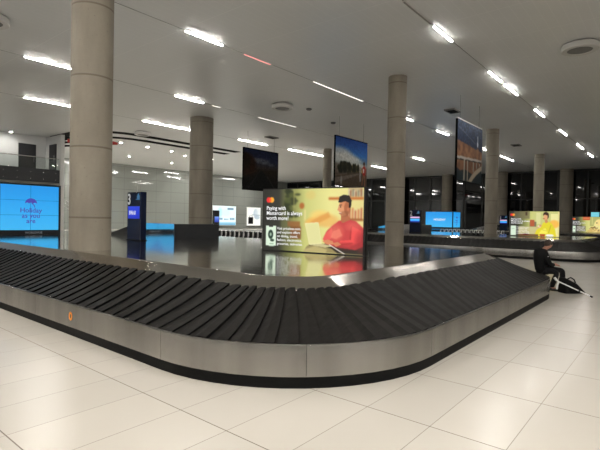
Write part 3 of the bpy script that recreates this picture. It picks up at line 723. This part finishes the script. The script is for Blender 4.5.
def pic_hill():
    p=Pic(1.25,90); p.grad([(0,(.08,.24,.55)),(.3,(.18,.42,.72)),(.5,(.50,.55,.55)),(.55,(.45,.42,.38)),(1,(.30,.22,.17))])
    for x,y,rx,ry in ((.15,.3,.3,.10),(.35,.38,.3,.1),(.1,.42,.3,.1),(.55,.42,.25,.07),(.6,.52,.4,.05)): p.ell(x,y,rx,ry,(.80,.80,.78),.8,.8)
    p.poly([(.40,.60),(.55,.50),(.72,.53),(.9,.62),(.9,.68),(.4,.68)],(.62,.52,.32))
    rr=np.random.RandomState(2)
    for k in range(60): p.ell(rr.rand()*.72,.52+.18*rr.rand()+.0,.035,.05,(.10,.11,.06) if k%3 else (.17,.17,.10),.9,.5)
    p.poly([(0,.80),(.75,.66),(1,.70),(1,1),(0,1)],(.30,.25,.20)); p.poly([(0,.84),(.7,.69),(.76,.70),(.12,.92),(0,.95)],(.42,.38,.34)); p.line(0,.76,.7,.66,.012,(.25,.22,.18)); p.ell(.18,.88,.03,.09,(.55,.54,.52),.8,.5)
    # a rider in a red and white top
    p.ell(.90,.46,.03,.04,(.30,.17,.12)); p.poly([(.84,.56),(.90,.49),(.96,.55),(.95,.72),(.86,.72)],(.66,.18,.16)); p.poly([(.86,.57),(.91,.57),(.90,.66),(.87,.66)],(.80,.76,.72)); p.line(.88,.72,.84,.92,.025,(.55,.35,.25)); p.line(.93,.72,.93,.95,.025,(.60,.38,.28)); p.poly([(.74,.55),(.80,.52),(.81,.85),(.75,.86)],(.55,.55,.55),.8)
    p.speck(.25,None,2); p.blur(1); return p
def pic_bridge():
    p=Pic(1.25,90); p.grad([(0,(.24,.29,.38)),(.25,(.13,.18,.28)),(.36,(.12,.16,.26)),(1,(.10,.13,.15))])
    p.speck(.7,(p.v<.4).astype(float),2); p.line(.05,.12,.7,.3,.01,(.35,.38,.44)); p.line(.80,.16,.81,.34,.018,(.85,.88,.9)); p.ell(.80,.30,.03,.05,(.7,.75,.8))
    p.poly([(0,.34),(1,.42),(1,.90),(.6,.86),(.2,.86),(0,.8)],(.46,.32,.23)); 
    rr=np.random.RandomState(8)
    for k in range(70): p.ell(rr.rand(),.40+.35*rr.rand(),.05,.05,(.56,.40,.28) if k%2 else (.34,.23,.17),.6,.6)
    p.poly([(0,.86),(.3,.80),(.62,.86),(1,.72),(1,1),(0,1)],(.08,.13,.15))
    p.poly([(0,.60),(1,.56),(1,.60),(0,.645)],(.66,.64,.62)); p.poly([(0,.645),(1,.60),(1,.615),(0,.665)],(.10,.09,.09))
    for x,w,y in ((.25,.045,1.0),(.38,.035,1.0),(.62,.03,.82),(.76,.03,.74),(.89,.03,.68)): p.rect(x,.63,x+w,y,(.60,.57,.52)); p.rect(x+w,.63,x+w+.012,y,(.10,.09,.08))
    q=[(.42,1.0),(.56,.88),(.72,.78),(1,.66)]; r=[(1,.74),(.76,.86),(.62,.95),(.56,1.0)]
    p.poly(q+r,(.62,.57,.50)); p.blur(1); return p
banner(22.8,24.0,3.7,3.0,3.72,pic_road(),'dark hanging banner with a road picture, leftmost of the three',M['matblack'])
banner(22.62,15.9,3.66,3.0,3.74,pic_hill(),'hanging banner with bright blue sky and a dark tree line',M['matblack'])
banner(22.1,8.33,3.66,3.0,3.75,pic_bridge(),'hanging banner with an arched bridge and orange cliffs',M['fixture'])

# ------------------------------------------------------------------ lit boards on the far glass wall
def board(x,z,w,h,pic,lab):
    t=thing('lit_board',lab,'lit board',(x,Y1-.16,z),0,'white lit wall boards')
    b=MB(); b.box((w/2,.09,h/2),(w+.1,.14,h+.1)); b.build('frame',M['fixture'],t,0)
    pic.mesh('panel',w,h,M['pict'],t,(0,-.002,0),1.15)
p=Pic(1.42,50,(.93,.98,.98)); p.rect(0,.90,1,1,(.35,.66,.80)); p.rect(0,.84,1,.92,(.62,.82,.90)); p.ell(.30,.35,.10,.24,(.70,.90,.95),.8,.7); p.ell(.55,.35,.2,.2,(.86,.95,.92),.8,.7); p.rect(.62,.10,.90,.19,(.45,.58,.66))
for x in (.22,.30,.37,.50,.57,.64,.76,.83,.90): p.rect(x-.02,.62 if x<.4 or x>.7 else .66,x+.03,.72,(.42,.60,.70))
p.blur(1)
board(43.9,.55,4.5,2.85,p,'white and pale blue lit board beside the thick column on the glass wall')
p=Pic(.95,50,(.97,.97,.94)); p.ell(.62,.32,.17,.25,(.70,.76,.80),.8,.5); p.ell(.80,.25,.2,.2,(.85,.88,.88),.6,.6); p.ell(.75,.55,.2,.12,(.68,.74,.78),.8,.5); p.rect(.10,.55,.44,.90,(.03,.03,.03)); p.line(.16,.56,.20,.44,.012,(.2,.2,.2)); p.line(.20,.44,.36,.44,.012,(.2,.2,.2)); p.line(.36,.44,.40,.56,.012,(.2,.2,.2)); p.line(.35,.40,.95,.42,.02,(.55,.62,.64)); p.blur(1)
board(50.8,.50,3.0,2.85,p,'square white lit board with a black handbag picture on the glass wall')
# slim totem in front of the first board
t=thing('totem_screen','slim black totem with a blue display in front of the pale blue board','kiosk',(43.75,51.6,0))
b=MB(); b.bevel_box((0,0,1.35),(1.0,.4,2.7),.03); b.build('body',M['black'],t)
p=Pic(1,16); p.grad([(0,(.5,.65,.95)),(1,(.12,.22,.7))]); p.mesh('display',.8,.8,M['pict'],t,(-.4,-.205,1.0),1.0)

# small far signs on the night window side
def sign(loc,w,h,m,lab,rz=-PI/2):
    t=thing('hanging_sign',lab,'sign',loc,rz); b=MB(); b.box((0,.04,0),(w+.1,.08,h+.1)); b.build('case',M['black'],t,0)
    b=MB(); b.box((0,-.004,0),(w,.01,h)); b.build('face',m,t,0)
    b=MB(); b.box((0,.04,h/2+.05+(4.5-loc[2]-h/2)/2),(.04,.04,4.5-loc[2]-h/2)); b.build('pole',M['mullion'],t,0)
sign((58.5,6.85,2.75),.75,.55,M['teal'],'small teal glowing sign before the night window at far right')

# ------------------------------------------------------------------ nested luggage trolleys between the carousels
def trolley_proto():
    t=thing('luggage_trolley','silver luggage trolley nested in the row between the near and middle carousels','luggage trolley',(0,0,0),0,'trolleys between near and middle carousels')
    b=MB()
    for s in (-1,1):
        b.tube([(-.45,s*.30,.16),(.50,s*.22,.13)],.016,6); b.tube([(-.45,s*.30,.16),(-.50,s*.30,1.0)],.032,6)
    b.tube([(.50,-.22,.13),(.50,.22,.13)],.016,6); b.tube([(-.45,-.3,.16),(-.45,.3,.16)],.016,6); b.tube([(-.47,-.3,.55),(-.47,.3,.55)],.012,6)
    b.build('frame',M['alu'],t)
    b=MB(); b.tube([(-.50,-.31,1.0),(-.52,-.31,1.04),(-.52,.31,1.04),(-.50,.31,1.0)],.03,8); b.build('handle',M['alu'],t)
    b=MB(); b.box((-.44,0,.80),(.10,.50,.18)); b.build('basket',M['alu'],t,0)
    b=MB(); b.box((-.50,0,.74),(.03,.46,.40)); b.build('board',M['black'],t,0)
    for x,y in ((-.40,-.28),(-.40,.28),(.46,0)):
        b=MB(); b.tube([(x,y-.02,.08),(x,y+.02,.08)],.08,12); b.build('wheel',M['black'],t)
    return t
def copy_tree(o,loc,rz,label=None,group=None):
    c=o.copy(); COL.objects.link(c); c.location=loc; c.rotation_euler.z=rz
    if label: c['label']=label
    if group: c['group']=group
    for ch in list(o.children):
        d=ch.copy(); COL.objects.link(d); d.parent=c
    return c
proto=trolley_proto()
for k in range(12):
    loc=(17.7,16.9+.36*k,0)
    if k==0: proto.location=loc; proto.rotation_euler.z=PI/2
    else: copy_tree(proto,loc,PI/2)
for k in range(15):
    copy_tree(proto,(39.2,11.4+.36*k,0),PI/2,'silver luggage trolley nested in the row between the middle and farthest carousels','trolleys between middle and farthest carousels')

# ------------------------------------------------------------------ seated person, crutch and bag
def skin_obj(name,nodes,edges,m,parent,sub=2,root=None):
    keys=list(nodes); me=bpy.data.meshes.new(name)
    me.from_pydata([nodes[k][0] for k in keys],[(keys.index(a),keys.index(b)) for a,b in edges],[])
    o=bpy.data.objects.new(name,me); COL.objects.link(o)
    md=o.modifiers.new('skin','SKIN'); md.use_smooth_shade=True
    sv=me.skin_vertices[0].data
    for i,k in enumerate(keys):
        r=nodes[k][1]; sv[i].radius=r if isinstance(r,tuple) else (r,r); sv[i].use_root=(k==(root or keys[0]))
    sb=o.modifiers.new('sub','SUBSURF'); sb.levels=sub; sb.render_levels=sub
    bpy.context.view_layer.update()
    m2=bpy.data.meshes.new_from_object(o.evaluated_get(bpy.context.evaluated_depsgraph_get())); m2.name=name
    bpy.data.objects.remove(o); m2.materials.clear(); m2.materials.append(m)
    m2.polygons.foreach_set('use_smooth',[True]*len(m2.polygons))
    o=bpy.data.objects.new(name,m2); COL.objects.link(o); o.parent=parent; return o
PL=(13.10,2.66,0); PR=math.atan2(-.75,.66)
pe=thing('person','person in black hooded jacket sitting hunched on the end of the near carousel fence','person',PL,PR)
nb={'pelvis':((0,0,.575),(.13,.11)),'belly':((-.05,0,.70),(.125,.105)),'chest':((-.05,0,.87),(.145,.105)),'neck0':((.03,0,1.03),.062),'neck':((.09,0,1.085),.055),
    'jaw':((.155,0,1.125),(.062,.070)),'head':((.165,0,1.185),(.080,.092)),'crown':((.15,0,1.23),(.066,.078))}
eb=[('pelvis','belly'),('belly','chest'),('chest','neck0'),('neck0','neck'),('neck','jaw'),('jaw','head'),('head','crown')]
nb['nose']=((.265,0,1.155),.012); eb.append(('head','nose'))
for s,n in ((-1,'r'),(1,'l')):
    nb['ear'+n]=((.145,s*.098,1.17),.014); eb.append(('head','ear'+n))
    nb['sh'+n]=((-.02,s*.17,.92),.065); nb['el'+n]=((.07,s*.23,.68),.046); nb['wr'+n]=((.28,s*.09,.66),.031); nb['pa'+n]=((.345,s*.055,.655),(.036,.022))
    eb+=[('chest','sh'+n),('sh'+n,'el'+n),('el'+n,'wr'+n),('wr'+n,'pa'+n)]
    for f,(dy,L) in enumerate(((-.026,.062),(-.009,.072),(.009,.068),(.026,.054))):
        a=((.385,s*.05+dy*.9,.652),.0095); q=((.385+L*.6,s*.042+dy,.640),.0088); w=((.385+L*.85,s*.04+dy,.610),.0078)
        nb['f%d%s'%(f,n)]=a; nb['g%d%s'%(f,n)]=q; nb['h%d%s'%(f,n)]=w
        eb+=[('pa'+n,'f%d%s'%(f,n)),('f%d%s'%(f,n),'g%d%s'%(f,n)),('g%d%s'%(f,n),'h%d%s'%(f,n))]
    nb['t'+n]=((.335,s*.02,.685),.010); nb['u'+n]=((.37,s*.012,.69),.0088); eb+=[('pa'+n,'t'+n),('t'+n,'u'+n)]
    if s<0: hp,kn,an,to=(.05,-.095,.53),(.25,-.25,.475),(.11,-.24,.10),(.25,-.29,.045)
    else: hp,kn,an,to=(.05,.095,.53),(.60,.10,.50),(.62,.11,.10),(.77,.13,.05)
    nb['hp'+n]=(hp,.09); nb['kn'+n]=(kn,.06); nb['an'+n]=(an,.042); nb['to'+n]=(to,.034)
    eb+=[('pelvis','hp'+n),('hp'+n,'kn'+n),('kn'+n,'an'+n),('an'+n,'to'+n)]
skin_obj('body',nb,eb,M['skin'],pe,2)
nj={k:nb[k] for k in ('pelvis','belly','chest','shr','shl','elr','ell')}
nj={'seat':((.0,0,.46),(.15,.16)),'pelvis':((-.02,0,.585),(.17,.165)),'belly':((-.06,0,.71),(.165,.15)),'chest':((-.05,0,.91),(.19,.155)),'collar':((.02,0,1.03),(.105,.11)),'hood':((-.075,0,1.06),(.10,.13))}
ej=[('seat','pelvis'),('pelvis','belly'),('belly','chest'),('chest','collar'),('chest','hood')]
for s,n in ((-1,'r'),(1,'l')):
    nj['sh'+n]=((-.02,s*.18,.915),.085); nj['el'+n]=((.06,s*.24,.67),.07); nj['cu'+n]=((.25,s*.11,.66),.050); ej+=[('chest','sh'+n),('sh'+n,'el'+n),('el'+n,'cu'+n)]
skin_obj('jacket',nj,ej,M['cloth'],pe,2)
nt_={'pelvis':((.0,0,.56),(.135,.13))}; et=[]
for s,n in ((-1,'r'),(1,'l')):
    for k,r in (('hp',.105),('kn',.078),('an',.060)): nt_[k+n]=(tuple(Vector(nb[k+n][0])+Vector((0,0,-.015 if k=='an' else 0))),r)
    et+=[('pelvis','hp'+n),('hp'+n,'kn'+n),('kn'+n,'an'+n)]
skin_obj('trousers',nt_,et,M['trouser'],pe,2)
for n in 'rl':
    a=Vector(nb['an'+n][0]); t_=Vector(nb['to'+n][0]); d=(t_-a); d.z=0; d.normalize()
    heel=a-d*.03; heel.z=.05; toe=t_+d*.05; toe.z=.042; mid=(heel+toe)/2; mid.z=.055; top=Vector((a.x,a.y,.11))
    skin_obj('shoe',{'m':(tuple(mid),(.054,.046)),'h':(tuple(heel),(.045,.045)),'t':(tuple(toe),(.046,.040)),'c':(tuple(top),.056)},[('m','h'),('m','t'),('h','c')],M['shoe'],pe,2)
b=MB()
prof=[]
for k in range(9):
    th=PI*.62*k/8; prof.append((max(.001,.098*math.sin(th)),.105*math.cos(th)))
b.lathe((0,0,0),prof,20,cap=False)
hr=b.build('hair',M['hair'],pe); hr.location=(.145,0,1.192); hr.rotation_euler=(0,-.32,0)
for s in (-1,1):
    b=MB(); b.ball((.243,s*.033,1.18),(.009,.012,.009),8); b.build('eye',M['blackink'],pe)
b=MB(); b.box((.235,0,1.117),(.02,.045,.006)); b.build('mouth',M['hair'],pe,0)
b=MB(); b.ball((-.0,-.262,.88),(.012,.006,.012),8); q=b.build('sleeve_badge',M['fixture'],pe); 

# crutch lying from the bag to the floor
cr=thing('crutch','white elbow crutch leaning on the black bag with its tip on the floor','crutch',(0,0,0))
a=Vector((12.77,2.24,.30)); e=Vector((12.57,1.50,.03)); d=(e-a).normalized()
b=MB(); b.tube([a,e],.014,10); b.build('shaft',M['alu'],cr)
b=MB(); b.tube([e-d*.03,e+d*.025],[.015,.021],10); b.build('rubber_tip',M['black'],cr)
b=MB(); b.tube([a+d*.52,a+d*.56],.018,10); b.build('clamp',M['black'],cr)
b=MB(); h0=a+d*.03; b.tube([h0,h0+Vector((-.02,.02,-.08)),h0+Vector((-.04,.03,-.19))],.02,8); b.build('handle',M['alu'],cr)
b=MB(); b.tube([a,a-d*.04+Vector((0,0,.02)),a-d*.08+Vector((0,0,.05))],[.014,.03,.026],10); b.build('cuff',M['alu'],cr)
# bag
bg=thing('backpack','black backpack slumped on the floor beside the seated person','backpack',(13.07,2.02,0),PR+.1)
import bmesh
def soft_box(name,pts,m,parent,lv=2):
    bm=bmesh.new(); vs=[bm.verts.new(p) for p in pts]
    for f in ((3,2,1,0),(4,5,6,7),(0,1,5,4),(1,2,6,5),(2,3,7,6),(3,0,4,7)): bm.faces.new([vs[i] for i in f])
    bmesh.ops.bevel(bm,geom=bm.edges[:],offset=.05,segments=3,profile=.6,affect='EDGES')
    me=bpy.data.meshes.new(name); bm.to_mesh(me); bm.free(); me.materials.append(m); me.polygons.foreach_set('use_smooth',[True]*len(me.polygons))
    o=bpy.data.objects.new(name,me); COL.objects.link(o); o.parent=parent; return o
soft_box('sack',[(-.24,-.17,.0),(.36,-.15,.0),(.36,.15,.0),(-.24,.17,.0),(-.22,-.13,.40),(.12,-.12,.24),(.12,.12,.24),(-.22,.13,.40)],M['bag'],bg)
soft_box('pocket',[(-.14,-.22,.02),(.22,-.20,.02),(.22,-.12,.02),(-.14,-.12,.02),(-.12,-.20,.22),(.12,-.19,.17),(.12,-.12,.17),(-.12,-.12,.22)],M['bag'],bg)
b=MB(); b.tube([(-.10,-.05,.36),(-.02,-.05,.385),(.06,-.06,.34),(.10,-.06,.26)],.016,8); b.build('strap',M['bag'],bg)

# ------------------------------------------------------------------ world and render look
w=bpy.data.worlds.new('night'); S.world=w; w.use_nodes=True
w.node_tree.nodes['Background'].inputs[0].default_value=(.004,.005,.008,1); w.node_tree.nodes['Background'].inputs[1].default_value=1
S.view_settings.view_transform='Standard'; S.view_settings.look='None'; S.view_settings.gamma=1; S.view_settings.use_curve_mapping=False; S.view_settings.exposure=0
S.cycles.use_denoising=True
S.cycles.max_bounces=8; S.cycles.diffuse_bounces=5; S.cycles.glossy_bounces=5; S.cycles.sample_clamp_indirect=6
